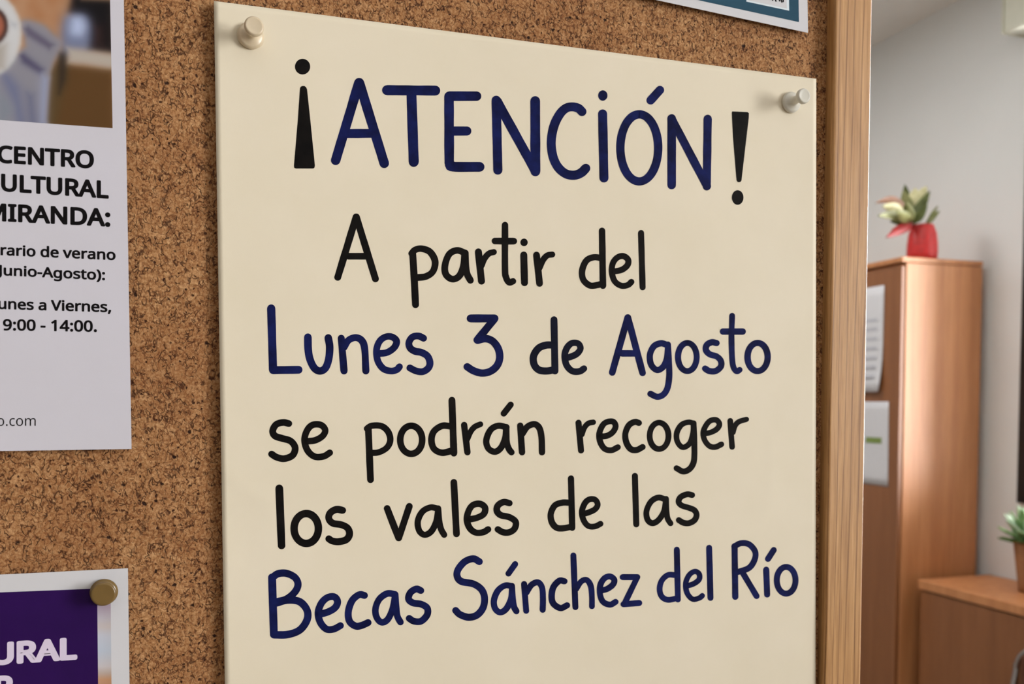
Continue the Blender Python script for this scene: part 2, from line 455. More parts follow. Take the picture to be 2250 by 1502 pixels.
def ribbon(strokes, sfun, lift0):
    """strokes: (pts_px, width_px) ; flat marker strokes with round ends, laid on the sheet"""
    V, Fc = [], []
    for k, (pts, wd) in enumerate(strokes):
        lift = lift0 + k * 5e-6
        base = len(V); r = wd / 2
        # resample
        P = [pts[0]]
        for a, b in zip(pts, pts[1:]):
            L = (b - a).length; m_ = max(1, int(L / 6))
            for j in range(1, m_ + 1): P.append(a.lerp(b, j / m_))
        P = [p for i, p in enumerate(P) if i == 0 or (p - P[i - 1]).length > 1e-4]
        N = len(P); loc = []
        for i, p in enumerate(P):
            t_ = (P[min(i + 1, N - 1)] - P[max(i - 1, 0)]).normalized(); nn = Vector((-t_.y, t_.x))
            wr = r * (1 + .05 * mnoise.noise(Vector((p.x * .03, p.y * .03, k))))
            loc.append(p + nn * wr); loc.append(p); loc.append(p - nn * wr)
        faces = []
        for i in range(N - 1):
            a = 3 * i; b = a + 3
            faces += [(a, a + 1, b + 1, b), (a + 1, a + 2, b + 2, b + 1)]
        for end in (0, 1):
            i = 0 if end == 0 else N - 1
            t_ = ((P[0] - P[1]) if end == 0 else (P[-1] - P[-2])).normalized(); nn = Vector((-t_.y, t_.x))
            s0 = len(loc); m_ = 10
            for j in range(m_ + 1):
                q = -math.pi / 2 + math.pi * j / m_
                loc.append(P[i] + (nn * math.sin(q) + t_ * math.cos(q)) * r * .99)
            for j in range(m_): faces.append((3 * i + 1, s0 + j, s0 + j + 1))
        V += [lift_pt(on(p.x, p.y), sfun, lift) for p in loc]
        Fc += [tuple(base + q for q in f) for f in faces]
    return V, Fc
def blob(poly, sfun, lift):
    c = sum(poly, Vector((0, 0))) / len(poly)
    V = [lift_pt(on(p.x, p.y), sfun, lift) for p in [c] + poly]
    n = len(poly)
    return V, [(0, 1 + i, 1 + (i + 1) % n) for i in range(n)]

CR = {'A': (620, 100, 2250 / 540), 'B': (1140, 140, 2250 / 560), 'C': (700, 440, 2250 / 760), 'D': (560, 640, 3.75),
      'E': (1140, 660, 3.75), 'F': (560, 850, 2250 / 680), 'G': (1220, 860, 4.6875), 'H': (560, 1020, 2250 / 620),
      'I': (1160, 1020, 2250 / 460), 'J': (560, 1180, 3.75), 'K': (1120, 1160, 2250 / 680)}
def ell(cx, cy, rx, ry, n=14):
    return [(cx + rx * math.sin(2 * math.pi * i / n), cy - ry * math.cos(2 * math.pi * i / n)) for i in range(n)]
# every word: name, ink, [ (crop, kind, width, points) ]  kinds: S smooth, O closed ring, D dot (rx, ry), P polygon
WORDS = [
 ('¡', 'black', [('A', 'D', 0, [(187, 193), (70, 72)]), ('A', 'P', 0, [(163, 392), (170, 377), (183, 370), (205, 370), (220, 382), (228, 400), (262, 720), (300, 1098), (296, 1118), (285, 1125), (125, 1125), (110, 1118), (108, 1098), (142, 700)])]),
 ('ATENCIÓN', 'navy', [
   ('A', 'S', 88, [(490, 1050), (703, 340)]), ('A', 'S', 88, [(707, 340), (935, 1078)]), ('A', 'S', 82, [(590, 805), (840, 803)]),
   ('A', 'S', 92, [(960, 408), (1402, 412)]), ('A', 'S', 92, [(1183, 410), (1205, 1065)]),
   ('A', 'S', 88, [(1528, 465), (1530, 1070)]), ('A', 'S', 88, [(1530, 463), (1780, 463)]), ('A', 'S', 86, [(1530, 782), (1690, 782)]), ('A', 'S', 90, [(1535, 1080), (1562, 1108), (1808, 1110)]),
   ('A', 'S', 84, [(1960, 500), (1975, 1140)]), ('AB', 'S', 84, [(1092, 222), (1176, 374)]), ('B', 'S', 86, [(145, 328), (147, 950)]),
   ('B', 'S', 80, [(558, 422), (525, 392), (470, 380), (415, 393), (362, 445), (312, 545), (287, 680), (300, 810), (345, 910), (415, 970), (490, 983), (550, 962), (592, 922)]),
   ('B', 'D', 0, [(742, 280), (41, 46)]), ('B', 'S', 80, [(740, 442), (752, 1008)]),
   ('B', 'O', 74, ell(1064, 742, 167, 296, 16)), ('B', 'S', 76, [(1246, 232), (1165, 322)]),
   ('B', 'S', 76, [(1350, 482), (1350, 1070)]), ('B', 'S', 72, [(1352, 488), (1662, 1080)]), ('B', 'S', 72, [(1668, 485), (1660, 1082)])]),
 ('!', 'black', [('B', 'P', 0, [(1880, 432), (1885, 420), (2018, 426), (2032, 436), (2030, 480), (1966, 1030), (1955, 1044), (1935, 1045), (1922, 1030), (1890, 640)]), ('B', 'D', 0, [(1932, 1180), (52, 65)])]),
 ('A', 'black', [('C', 'S', 46, [(125, 500), (244, 108)]), ('C', 'S', 46, [(246, 108), (370, 510)]), ('C', 'S', 44, [(195, 363), (310, 363)])]),
 ('partir', 'black', [
   ('C', 'S', 46, [(612, 340), (622, 500), (631, 678)]), ('C', 'S', 44, [(606, 345), (628, 322), (670, 314), (725, 335), (758, 395), (745, 460), (700, 494), (640, 502)]),
   ('C', 'S', 44, [(950, 340), (900, 325), (850, 350), (823, 420), (828, 480), (870, 512), (915, 492), (942, 430), (950, 350)]), ('C', 'S', 44, [(955, 342), (958, 430), (967, 480), (988, 520)]),
   ('C', 'S', 46, [(1040, 335), (1060, 525)]), ('C', 'S', 40, [(1060, 425), (1080, 378), (1108, 346), (1140, 336)]),
   ('C', 'S', 42, [(1213, 160), (1213, 440), (1220, 500), (1240, 533), (1265, 526)]), ('C', 'S', 44, [(1148, 264), (1270, 265)]),
   ('C', 'D', 0, [(1337, 273), (24, 25)]), ('C', 'S', 46, [(1335, 355), (1340, 535)]),
   ('C', 'S', 44, [(1418, 355), (1438, 540)]), ('C', 'S', 40, [(1437, 440), (1460, 388), (1488, 358), (1520, 352)])]),
 ('del', 'black', [
   ('C', 'S', 43, [(1844, 198), (1850, 555)]), ('C', 'S', 42, [(1840, 375), (1790, 370), (1742, 392), (1715, 455), (1722, 515), (1765, 553), (1815, 550), (1848, 540)]),
   ('C', 'S', 40, [(1925, 462), (1975, 450), (2010, 420), (2013, 385), (1982, 362), (1943, 372), (1914, 410), (1908, 470), (1928, 527), (1970, 555), (2012, 550), (2035, 530)]),
   ('C', 'S', 40, [(2098, 212), (2108, 565)])]),
 ('Lunes', 'navy', [
   ('D', 'S', 68, [(135, 140), (150, 645)]), ('D', 'S', 66, [(150, 648), (360, 645)]),
   ('D', 'S', 62, [(437, 376), (440, 480), (455, 560), (490, 630), (535, 655), (580, 632), (608, 560), (617, 460), (605, 382)]),
   ('D', 'S', 58, [(712, 385), (735, 655)]), ('D', 'S', 58, [(735, 460), (772, 402), (830, 380), (880, 403), (905, 470), (915, 655)]),
   ('D', 'S', 56, [(1020, 512), (1090, 502), (1148, 462), (1168, 410), (1132, 375), (1080, 373), (1030, 408), (1003, 480), (1013, 570), (1058, 635), (1120, 655), (1168, 645), (1192, 620)]),
   ('D', 'S', 58, [(1390, 385), (1350, 367), (1300, 375), (1270, 420), (1280, 465), (1320, 492), (1372, 502), (1422, 532), (1443, 585), (1430, 630), (1385, 660), (1330, 655), (1278, 630)])]),
 ('3', 'navy', [('D', 'S', 66, [(1778, 222), (1975, 222)]), ('D', 'S', 64, [(1974, 226), (1833, 400)]),
   ('D', 'S', 62, [(1835, 402), (1900, 388), (1960, 410), (2005, 470), (2018, 545), (1995, 612), (1940, 658), (1870, 672), (1800, 652), (1750, 620)])]),
 ('de', 'inkn', [
   ('E', 'S', 58, [(290, 158), (298, 580)]), ('E', 'S', 60, [(280, 366), (220, 368), (160, 395), (121, 460), (128, 530), (168, 572), (230, 580), (290, 570)]),
   ('E', 'S', 54, [(385, 472), (430, 462), (480, 437), (508, 395), (490, 355), (440, 350), (400, 385), (378, 450), (393, 530), (440, 580), (500, 583), (537, 560)])]),
 ('Agosto', 'navy', [
   ('E', 'S', 56, [(770, 592), (897, 140)]), ('E', 'S', 56, [(899, 140), (1020, 595)]), ('E', 'S', 54, [(850, 435), (960, 435)]),
   ('E', 'S', 52, [(1222, 365), (1170, 352), (1112, 378), (1080, 450), (1092, 530), (1140, 572), (1190, 545), (1220, 480), (1230, 385)]), ('E', 'S', 52, [(1228, 362), (1236, 500), (1240, 620), (1225, 720), (1190, 775), (1140, 792), (1085, 768)]),
   ('E', 'O', 50, ell(1389, 465, 77, 116)),
   ('E', 'S', 52, [(1630, 350), (1590, 343), (1550, 365), (1542, 408), (1575, 443), (1630, 460), (1665, 497), (1665, 543), (1622, 580), (1570, 580), (1535, 560)]),
   ('E', 'S', 48, [(1758, 125), (1753, 300), (1757, 460), (1768, 545), (1795, 583), (1820, 570)]), ('E', 'S', 54, [(1683, 255), (1845, 255)]),
   ('E', 'O', 52, ell(1968, 465, 83, 116))]),
 ('se', 'black', [
   ('F', 'S', 50, [(247, 265), (205, 257), (155, 272), (130, 318), (147, 355), (200, 373), (260, 392), (293, 440), (275, 495), (215, 520), (160, 510), (122, 487)]),
   ('F', 'S', 48, [(380, 394), (440, 386), (493, 355), (512, 312), (480, 275), (420, 275), (380, 315), (361, 385), (383, 460), (435, 505), (500, 503), (545, 477)])]),
 ('podrán', 'black', [
   ('F', 'S', 50, [(825, 295), (841, 673)]), ('F', 'S', 46, [(815, 302), (850, 281), (920, 283), (968, 323), (985, 385), (960, 440), (900, 474), (840, 478)]),
   ('F', 'O', 48, ell(1137, 383, 80, 102)),
   ('F', 'S', 50, [(1433, 95), (1447, 480)]), ('F', 'S', 48, [(1420, 284), (1360, 282), (1302, 322), (1284, 385), (1303, 448), (1360, 477), (1435, 462)]),
   ('F', 'S', 46, [(1522, 275), (1546, 474)]), ('F', 'S', 42, [(1545, 378), (1570, 322), (1600, 288), (1640, 270)]),
   ('F', 'S', 46, [(1830, 292), (1770, 281), (1715, 310), (1683, 385), (1698, 445), (1745, 470), (1790, 440), (1820, 370), (1828, 300)]), ('F', 'S', 46, [(1828, 290), (1832, 400), (1848, 450), (1866, 474)]), ('F', 'S', 46, [(1860, 128), (1810, 192)]),
   ('F', 'S', 46, [(1930, 280), (1943, 474)]), ('F', 'S', 46, [(1945, 340), (1983, 287), (2035, 270), (2070, 300), (2085, 370), (2088, 474)])]),
 ('recoger', 'black', [
   ('G', 'S', 64, [(240, 320), (266, 605)]), ('G', 'S', 58, [(275, 440), (300, 372), (340, 327), (392, 315)]),
   ('G', 'S', 62, [(460, 462), (530, 455), (590, 420), (622, 360), (600, 311), (540, 310), (490, 345), (455, 430), (465, 520), (510, 588), (580, 603), (645, 572)]),
   ('G', 'S', 64, [(862, 322), (820, 312), (760, 345), (723, 430), (732, 520), (777, 590), (840, 600), (900, 570)]),
   ('G', 'O', 60, ell(1070, 455, 97, 136)),
   ('G', 'S', 58, [(1425, 325), (1370, 315), (1300, 342), (1254, 420), (1254, 500), (1290, 560), (1335, 570), (1390, 525), (1420, 430), (1427, 340)]), ('G', 'S', 62, [(1425, 325), (1432, 500), (1434, 640), (1425, 730), (1385, 795), (1320, 822), (1250, 788)]),
   ('G', 'S', 58, [(1532, 432), (1600, 420), (1665, 385), (1692, 335), (1660, 292), (1600, 298), (1555, 345), (1525, 420), (1540, 500), (1590, 560), (1650, 570), (1712, 542)]),
   ('G', 'S', 58, [(1803, 300), (1822, 570)]), ('G', 'S', 54, [(1832, 420), (1852, 352), (1892, 310), (1970, 285)])]),
 ('los', 'black', [
   ('H', 'S', 62, [(195, 190), (213, 645)]), ('H', 'O', 60, ell(410, 510, 97, 119)),
   ('H', 'S', 56, [(700, 365), (650, 358), (602, 385), (590, 430), (622, 468), (690, 480), (740, 507), (755, 555), (730, 598), (670, 615), (620, 610), (590, 592)])]),
 ('vales', 'black', [
   ('H', 'S', 54, [(1055, 350), (1146, 585)]), ('H', 'S', 54, [(1148, 585), (1232, 333)]),
   ('H', 'S', 50, [(1455, 350), (1400, 342), (1337, 375), (1300, 450), (1310, 525), (1352, 560), (1405, 535), (1445, 460), (1462, 365)]), ('H', 'S', 50, [(1462, 350), (1470, 450), (1485, 515), (1510, 560)]),
   ('H', 'S', 54, [(1587, 142), (1608, 553)]),
   ('H', 'S', 52, [(1712, 437), (1770, 425), (1825, 395), (1836, 345), (1797, 314), (1740, 323), (1705, 370), (1691, 440), (1713, 505), (1760, 542), (1820, 540), (1860, 517)]),
   ('H', 'S', 52, [(2030, 308), (1985, 299), (1940, 325), (1930, 368), (1960, 403), (2030, 420), (2080, 457), (2072, 510), (2030, 540), (1980, 540), (1938, 517)])]),
 ('de', 'black', [
   ('I', 'S', 68, [(463, 150), (476, 680)]), ('I', 'S', 68, [(440, 410), (370, 410), (290, 440), (246, 530), (258, 620), (308, 678), (380, 685), (468, 668)]),
   ('I', 'S', 64, [(595, 532), (660, 512), (722, 480), (750, 430), (722, 378), (660, 375), (610, 420), (580, 510), (600, 600), (650, 660), (720, 665), (780, 637)])]),
 ('las', 'black', [
   ('I', 'S', 66, [(1150, 122), (1165, 643)]),
   ('I', 'S', 64, [(1480, 375), (1400, 355), (1322, 400), (1275, 500), (1285, 588), (1335, 630), (1400, 600), (1460, 510), (1482, 400)]), ('I', 'S', 62, [(1485, 368), (1490, 500), (1502, 580), (1533, 632)]),
   ('I', 'S', 64, [(1765, 328), (1710, 320), (1642, 350), (1620, 400), (1652, 440), (1730, 465), (1790, 492), (1813, 542), (1790, 598), (1730, 630), (1670, 625), (1622, 597)])]),
 ('Becas', 'navy', [
   ('J', 'S', 66, [(142, 330), (157, 800)]), ('J', 'S', 60, [(140, 335), (190, 300), (260, 296), (330, 330), (356, 387), (330, 450), (260, 508), (180, 530)]), ('J', 'S', 62, [(180, 540), (270, 517), (370, 530), (430, 600), (430, 680), (370, 763), (270, 800), (160, 803)]),
   ('J', 'S', 58, [(530, 634), (600, 615), (660, 580), (682, 530), (655, 490), (600, 495), (550, 540), (522, 620), (540, 700), (590, 755), (650, 755), (705, 727)]),
   ('J', 'S', 58, [(903, 478), (860, 472), (802, 520), (771, 610), (780, 690), (830, 730), (880, 725), (933, 702)]),
   ('J', 'S', 54, [(1155, 468), (1090, 463), (1025, 510), (994, 590), (1005, 660), (1045, 700), (1095, 675), (1135, 590), (1155, 490)]), ('J', 'S', 54, [(1157, 470), (1165, 580), (1175, 650), (1200, 698)]),
   ('J', 'S', 56, [(1368, 438), (1330, 425), (1282, 455), (1267, 508), (1305, 540), (1370, 550), (1420, 582), (1420, 638), (1370, 690), (1310, 690), (1272, 667)])]),
 ('Sánchez', 'navy', [
   ('J', 'S', 58, [(1850, 200), (1800, 176), (1730, 200), (1675, 265), (1667, 320), (1702, 363), (1800, 383), (1868, 430), (1893, 500), (1880, 580), (1830, 640), (1760, 658), (1690, 635), (1655, 602)]),
   ('J', 'S', 52, [(2115, 400), (2060, 397), (2002, 440), (1970, 520), (1980, 585), (2020, 617), (2070, 590), (2110, 510), (2120, 420)]), ('J', 'S', 52, [(2118, 400), (2125, 500), (2135, 570), (2155, 608)]), ('J', 'S', 50, [(2145, 220), (2090, 298)]),
   ('K', 'S', 44, [(105, 405), (120, 600)]), ('K', 'S', 44, [(120, 470), (158, 412), (205, 393), (235, 430), (242, 510), (240, 593)]),
   ('K', 'S', 46, [(398, 385), (360, 382), (317, 430), (305, 500), (320, 550), (370, 580), (417, 560)]),
   ('K', 'S', 44, [(463, 198), (478, 573)]), ('K', 'S', 42, [(485, 440), (520, 387), (560, 376), (590, 420), (598, 500), (598, 567)]),
   ('K', 'S', 44, [(668, 452), (710, 440), (750, 410), (761, 375), (730, 350), (690, 363), (660, 410), (657, 480), (680, 535), (730, 555), (770, 535)]),
   ('K', 'S', 44, [(822, 355), (928, 355)]), ('K', 'S', 42, [(926, 360), (836, 545)]), ('K', 'S', 44, [(828, 552), (942, 543)])]),
 ('del', 'navy', [
   ('K', 'S', 43, [(1215, 155), (1223, 518)]), ('K', 'S', 42, [(1205, 340), (1150, 340), (1106, 380), (1090, 440), (1105, 495), (1150, 520), (1218, 508)]),
   ('K', 'S', 40, [(1287, 420), (1340, 402), (1378, 370), (1376, 330), (1345, 314), (1305, 340), (1280, 400), (1290, 470), (1330, 515), (1378, 507), (1400, 490)]),
   ('K', 'S', 44, [(1450, 142), (1460, 506)])]),
 ('Río', 'navy', [
   ('K', 'S', 46, [(1635, 130), (1640, 498)]), ('K', 'S', 44, [(1633, 132), (1680, 109), (1740, 117), (1785, 170), (1780, 230), (1740, 288), (1660, 318)]), ('K', 'S', 44, [(1695, 325), (1795, 493)]),
   ('K', 'S', 44, [(1865, 300), (1872, 482)]), ('K', 'S', 44, [(1920, 158), (1878, 223)]),
   ('K', 'O', 44, ell(2010, 378, 68, 97))]),
]
INKN = {'black': 'black', 'navy': 'navy blue', 'inkn': 'blue-black'}
for word, ink, items in WORDS:
    V, Fc = [], []
    for q, (cr, kind, wd, pts) in enumerate(items):
        if cr == 'AB': ox, oy, s = 0, 0, 1.0; wd = wd / 4.05
        else: ox, oy, s = CR[cr]; wd = wd / s
        if kind == 'D':
            (cx, cy), (rx, ry) = pts
            P = [Vector((ox + x / s, oy + y / s)) for x, y in ell(cx, cy, rx, ry, 28)]
            v, f = blob(P, s_poster, .00005 + q * 3e-6)
        elif kind == 'P':
            P = [Vector((ox + x / s, oy + y / s)) for x, y in pts]
            Q = []
            for a, b in zip(P, P[1:] + P[:1]):
                m_ = max(1, int((b - a).length / 8)); Q += [a.lerp(b, j / m_) for j in range(m_)]
            v, f = blob(Q, s_poster, .00006)
        else:
            P = [Vector((ox + x / s, oy + y / s)) for x, y in pts]
            C_ = catmull(P, 6, kind == 'O')
            if kind == 'O': C_.append(C_[0].copy())
            v, f = ribbon([(C_, wd)], s_poster, .00005 + q * 3e-6)
        b = len(V); V += v; Fc += [tuple(b + i for i in t_) for t_ in f]
    from_data('lettering', V, Fc, M[ink], poster, label='%s marker lettering reading %s' % (INKN[ink], word))

# ------------------------------------------------------------------ printed matter
def flat(s): return lambda X, Z: s
_cap = {}
FONT = None
try:
    import os
    FONT = bpy.data.fonts.load(os.path.join(bpy.utils.resource_path('LOCAL'), 'datafiles', 'fonts', 'NotoSansHebrew-Regular.woff2'))
except Exception:
    FONT = None
def font_verts(txt, bold):
    """flat letters; bold thickens them by a round stroke along every outline edge"""
    cu = bpy.data.curves.new('t', 'FONT'); cu.body = txt; cu.size = 1; cu.resolution_u = 4
    if FONT: cu.font = FONT
    o = bpy.data.objects.new('t', cu); C.objects.link(o)
    bpy.context.view_layer.update()
    me = o.evaluated_get(bpy.context.evaluated_depsgraph_get()).to_mesh()
    V = [v.co.copy() for v in me.vertices]; Fc = [tuple(p.vertices) for p in me.polygons]
    cnt = {}
    for f in Fc:
        for a, b in zip(f, f[1:] + f[:1]):
            k = (min(a, b), max(a, b)); cnt[k] = cnt.get(k, 0) + 1
    if bold > 0:
        seen = set(); lay = 0
        for (a, b), c in cnt.items():
            if c != 1: continue
            A, B = V[a], V[b]; d = (B - A)
            if d.length < 1e-6: continue
            d.normalize(); nn = Vector((-d.y, d.x, 0)) * bold
            lay += 1; zz = Vector((0, 0, (lay % 37) * 1.5e-7))
            k = len(V); V += [A + nn + zz, B + nn + zz, B - nn + zz, A - nn + zz]; Fc.append((k, k + 1, k + 2, k + 3))
            for q in (a, b):
                if q in seen: continue
                seen.add(q); k = len(V); lay += 1
                V += [V[q] + Vector((math.cos(t * math.pi / 4), math.sin(t * math.pi / 4), 0)) * bold + Vector((0, 0, (lay % 37) * 1.5e-7)) for t in range(8)]
                Fc.append(tuple(range(k, k + 8)))
    bpy.data.objects.remove(o); bpy.data.curves.remove(cu)
    return V, Fc
Hv, _ = font_verts('H', 0.0); CAPH = max(v.y for v in Hv)
def printed(name, txt, x0, x1, b0, b1, cap, mat, parent, s, bold=.0, **k):
    V, Fc = font_verts(txt, bold)
    mn, mx_ = min(v.x for v in V), max(v.x for v in V)
    cf = CAPH + 2 * bold
    out = []
    for v in V:
        u = (v.x - mn) / (mx_ - mn)
        out.append(on(x0 + (x1 - x0) * u, b0 + (b1 - b0) * u - (v.y + bold) / cf * cap, s + v.z))
    return from_data(name, out, Fc, mat, parent, **k)
def patch(name, quad, s, mat, parent, **k):
    return from_data(name, [on(*p, s) for p in quad], [(0, 3, 2, 1)], mat, parent, **k)
def cpatch(name, quad, s, fn, nu, nv, parent, **k):
    vs, cols = [], []
    for j in range(nv + 1):
        for i in range(nu + 1):
            u, v = i / nu, j / nv
            a = Vector(quad[0]).lerp(Vector(quad[1]), u); b = Vector(quad[3]).lerp(Vector(quad[2]), u); p = a.lerp(b, v)
            vs.append(on(p.x, p.y, s)); cols.append(lin(fn(p.x, p.y)))
    fs = [(j * (nu + 1) + i, (j + 1) * (nu + 1) + i, (j + 1) * (nu + 1) + i + 1, j * (nu + 1) + i + 1) for j in range(nv) for i in range(nu)]
    o = from_data(name, vs, fs, M['vcol'], parent, smooth=True, **k)
    at = o.data.color_attributes.new('print', 'FLOAT_COLOR', 'POINT')
    for i, c in enumerate(cols): at.data[i].color = (*c, 1)
    return o

# left flyer
S1 = .0024
def s_fly(X, Z): return S1
fq = [(-135, -262), (268.5, -200), (289, 986), (-130, 992.5)]
fly = sheet('printed_flyer', fq, s_fly, M['white'], 4, 4, label='white printed flyer with a photo and black opening hours, left of the poster', cat='flyer')
L1 = S1 + .00004
for txt, x0, x1, b0, b1, cap, bo in (
    ('CENTRO', -6, 206.5, 357.5, 370.5, 39, .032), ('CULTURAL', -34, 239, 417.5, 436.5, 39, .032), ('MIRANDA:', -31, 242.5, 484.5, 498, 39.5, .032),
    ('Horario de verano', -46, 254, 558.5, 571.5, 23.5, .026), ('(Junio-Agosto):', -14, 231, 604, 615.5, 23, .026),
    ('Lunes a Viernes,', -22, 244.5, 678, 686, 23.5, .026), ('9:00 - 14:00.', 6.5, 213, 725.5, 729, 25, .026), ('o.com', -6, 78.5, 935, 935, 22, -.003)):
    printed('printed_line', txt, x0, x1, b0, b1, cap, M['print'], fly, L1, bo, label='black printed text reading %s' % txt)
def sm(d, w_): return 1 / (1 + math.exp(max(-30, min(30, d / w_))))
def poly_sd(x, y, P):
    d = 1e9; ins = False; n = len(P)
    for i in range(n):
        ax, ay = P[i]; bx, by = P[(i + 1) % n]
        dd, _ = seg_d(x, y, (ax, ay), (bx, by)); d = min(d, dd)
        if (ay > y) != (by > y) and x < (bx - ax) * (y - ay) / (by - ay) + ax: ins = not ins
    return -d if ins else d
SHP = [
 ([(150, 140), (250, 150), (255, 300), (90, 300), (112, 160)], (92, 64, 34), 4),
 ([(112, 150), (150, 100), (146, 170), (120, 300), (98, 300)], (88, 68, 40), 5),
 ([(128, 115), (150, 110), (143, 175), (130, 205)], (52, 42, 34), 4),
 ([(160, -20), (252, -20), (252, 118), (190, 112), (175, 60), (152, 25)], (20, 17, 20), 5),
 ([(175, -20), (255, -20), (255, 2), (180, -1)], (150, 120, 90), 3),
 ([(205, 55), (225, 60), (228, 100), (205, 100)], (48, 30, 28), 7),
 ([(140, 40), (185, 33), (200, 60), (192, 112), (138, 112)], (112, 120, 150), 6),
 ([(158, 42), (178, 38), (188, 58), (178, 78), (156, 72)], (178, 190, 222), 6),
 ([(148, 104), (255, 118), (255, 152), (150, 138)], (178, 168, 158), 4),
 ([(45, 48), (90, 52), (118, 75), (136, 98), (112, 158), (104, 262), (100, 320), (-200, 320), (-200, 150), (38, 118)], (138, 136, 146), 3),
 ([(52, 62), (62, 58), (118, 98), (108, 108), (60, 78)], (98, 92, 112), 3),
 ([(42, 120), (52, 118), (96, 152), (88, 162), (50, 138)], (82, 78, 104), 3.5),
 ([(92, 165), (106, 172), (98, 280), (86, 280)], (148, 154, 182), 5),
 ([(0, 160), (14, 158), (40, 190), (60, 300), (44, 300), (30, 230)], (108, 112, 142), 6),
 ([(60, 205), (72, 210), (84, 300), (66, 300)], (104, 106, 132), 6),
 ([(0, 210), (26, 240), (0, 270)], (128, 134, 146), 6),
 (ell(-30, 75, 78, 95, 28), (204, 204, 206), 2.5),
 ([(-60, 104), (14, 98), (10, 150), (-60, 170)], (170, 162, 154), 5),
 (ell(-22, 57, 39, 43, 24), (46, 30, 28), 2.0),
 (ell(-24, 57, 34, 36, 24), (164, 98, 76), 2.5),
 ([(24, 48), (38, 52), (34, 60), (24, 56)], (180, 182, 188), 3),
]
SHP = [([tuple(p) for p in catmull(P, 4, True)] if i in (6, 7, 9, 15) else P, c_, b_) for i, (P, c_, b_) in enumerate(SHP)]
def photo(x, y):
    c = Vector((172, 126, 92)) + Vector((-6, -10, -12)) * (mnoise.noise(Vector((x * .03, y * .03, 0))) * 1.5)
    for P, col, bl in SHP:
        d = poly_sd(x, y, P)
        if d < bl * 6: c = c.lerp(Vector(col), sm(d, bl))
    return tuple(max(0, min(255, q)) for q in c)
cpatch('photo', [(-98, -134), (240, -90), (247.5, 281.5), (-95, 256.5)], L1, photo, 118, 126, fly, label='printed photo of an arm in a grey sleeve reaching past boxes')

# purple flyer, lower left
S2 = .0022
fl2 = sheet('purple_flyer', [(-420, 1283), (281, 1248), (295, 2250), (-420, 2385)], flat(S2), M['white2'], 4, 4,
            label='white-edged flyer with a purple panel, below the white flyer', cat='flyer')
patch('purple_panel', [(-380, 1315.5), (213.5, 1292.5), (222, 2150), (-380, 2262)], S2 + .00006, M['purple'], fl2, label='deep purple printed panel')
def strip(x, y):
    pts = [(1290, (170, 150, 168)), (1335, (176, 160, 176)), (1360, (188, 182, 190)), (1375, (196, 184, 182)), (1395, (192, 194, 206)), (1430, (184, 192, 206)), (1465, (198, 190, 192)), (1480, (180, 160, 148)), (1492, (190, 144, 110)), (1520, (170, 130, 110)), (1600, (120, 110, 120)), (2150, (140, 130, 130))]
    u = (x - 214) / 30
    for (a, ca), (b, cb) in zip(pts, pts[1:]):
        if y <= b:
            t_ = max(0, (y - a) / (b - a)); c = Vector(ca).lerp(Vector(cb), t_); break
    else: c = Vector(pts[-1][1])
    c += Vector((10, 12, 16)) * (.5 - u) * .8
    return tuple(max(0, min(255, q)) for q in c)
cpatch('photo_strip', [(213.5, 1292.5), (243, 1291.5), (251, 2150), (222, 2150)], S2 + .00006, strip, 8, 120, fl2, label='narrow blurred photo strip')
printed('printed_line', 'CULTURAL', -205, 170, 1475, 1448.5, 50, M['lilac'], fl2, S2 + .00012, .045, label='bold pale lilac letters ending in URAL')
printed('printed_line', 'R', -12, 32, 1535, 1532, 50.5, M['lilac'], fl2, S2 + .00012, .045, label='bold pale lilac letter below the first line')

# teal flyer, top right
S3 = .0030
def sl(x, xa, ya, k_): return ya + (x - xa) * k_
fl3 = sheet('teal_flyer', [(600, -900), (1757, -900), (1775.5, 72), (600, sl(600, 1775.5, 72, .216))], flat(S3), M['white2'], 4, 4,
            label='white-edged teal flyer above the upper right corner of the poster', cat='flyer')
patch('teal_panel', [(640, -880), (1741, -880), (1755.5, 48.5), (640, sl(640, 1755.5, 48.5, .218))], S3 + .00006, M['teal'], fl3, label='teal printed panel')
patch('pale_box', [(1637, -140), (1731, -122), (1734, 23.5), (1640, 3.5)], S3 + .00012, M['box'], fl3, label='pale printed box with dark marks')
patch('box_inner', [(1643, -134), (1726, -118), (1729, 18.5), (1645, 1)], S3 + .00016, M['white2'], fl3)
V, Fc = [], []
for pts in ([(1696, -8), (1698, .5)], [(1701, -8), (1705, 2.5)], [(1711, -8), (1713, 2)], [(1715, -6), (1718, 4.5)], [(1721, -8), (1721, 3.5)]):
    v, f = ribbon([([Vector(p) for p in pts], 3.0)], flat(S3), .00022); b = len(V); V += v; Fc += [tuple(b + i for i in t_) for t_ in f]
from_data('printed_line', V, Fc, M['print'], fl3, label='foot of a line of black print')

# ------------------------------------------------------------------ push pins
def pin(px, py, sfun, L, rb, rh, mat, label, tilt=(0, 0)):
    P = on(px, py); P = lift_pt(P, sfun); ax = Vector((tilt[0], -1, tilt[1])).normalized()
    e = empty('push_pin', P, label=label, cat='push pin', group='push pins in the cork board')
    k = L / .0116
    prof = [(rb * .55, 0), (rb * .93, .0001), (rb, .0007), (rb * .97, .0015), (rb * .80, .0020), (rb * .50, .0026), (rb * .40, .0036), (rb * .37, .0055 * k), (rb * .42, .0075 * k),
            (rh * .72, .0088 * k), (rh * .97, .0094 * k), (rh, .0101 * k), (rh * .98, .0109 * k), (rh * .88, .0114 * k), (rh * .80, .0115 * k), (rh * .7, L * .985), (rh * .3, L * .98)]
    lathe('grip', prof, P, ax, mat, e, 48)
    lathe('needle', [(.0001, -.0085), (.0005, -.006), (.0005, .0003)], P, ax, M['steel'], e, 10, label='steel needle')
pin(550, 80, s_poster, .0116, .0054, .0039, M['pin_beige'], 'beige push pin in the upper left corner of the cream poster', (.10, .015))
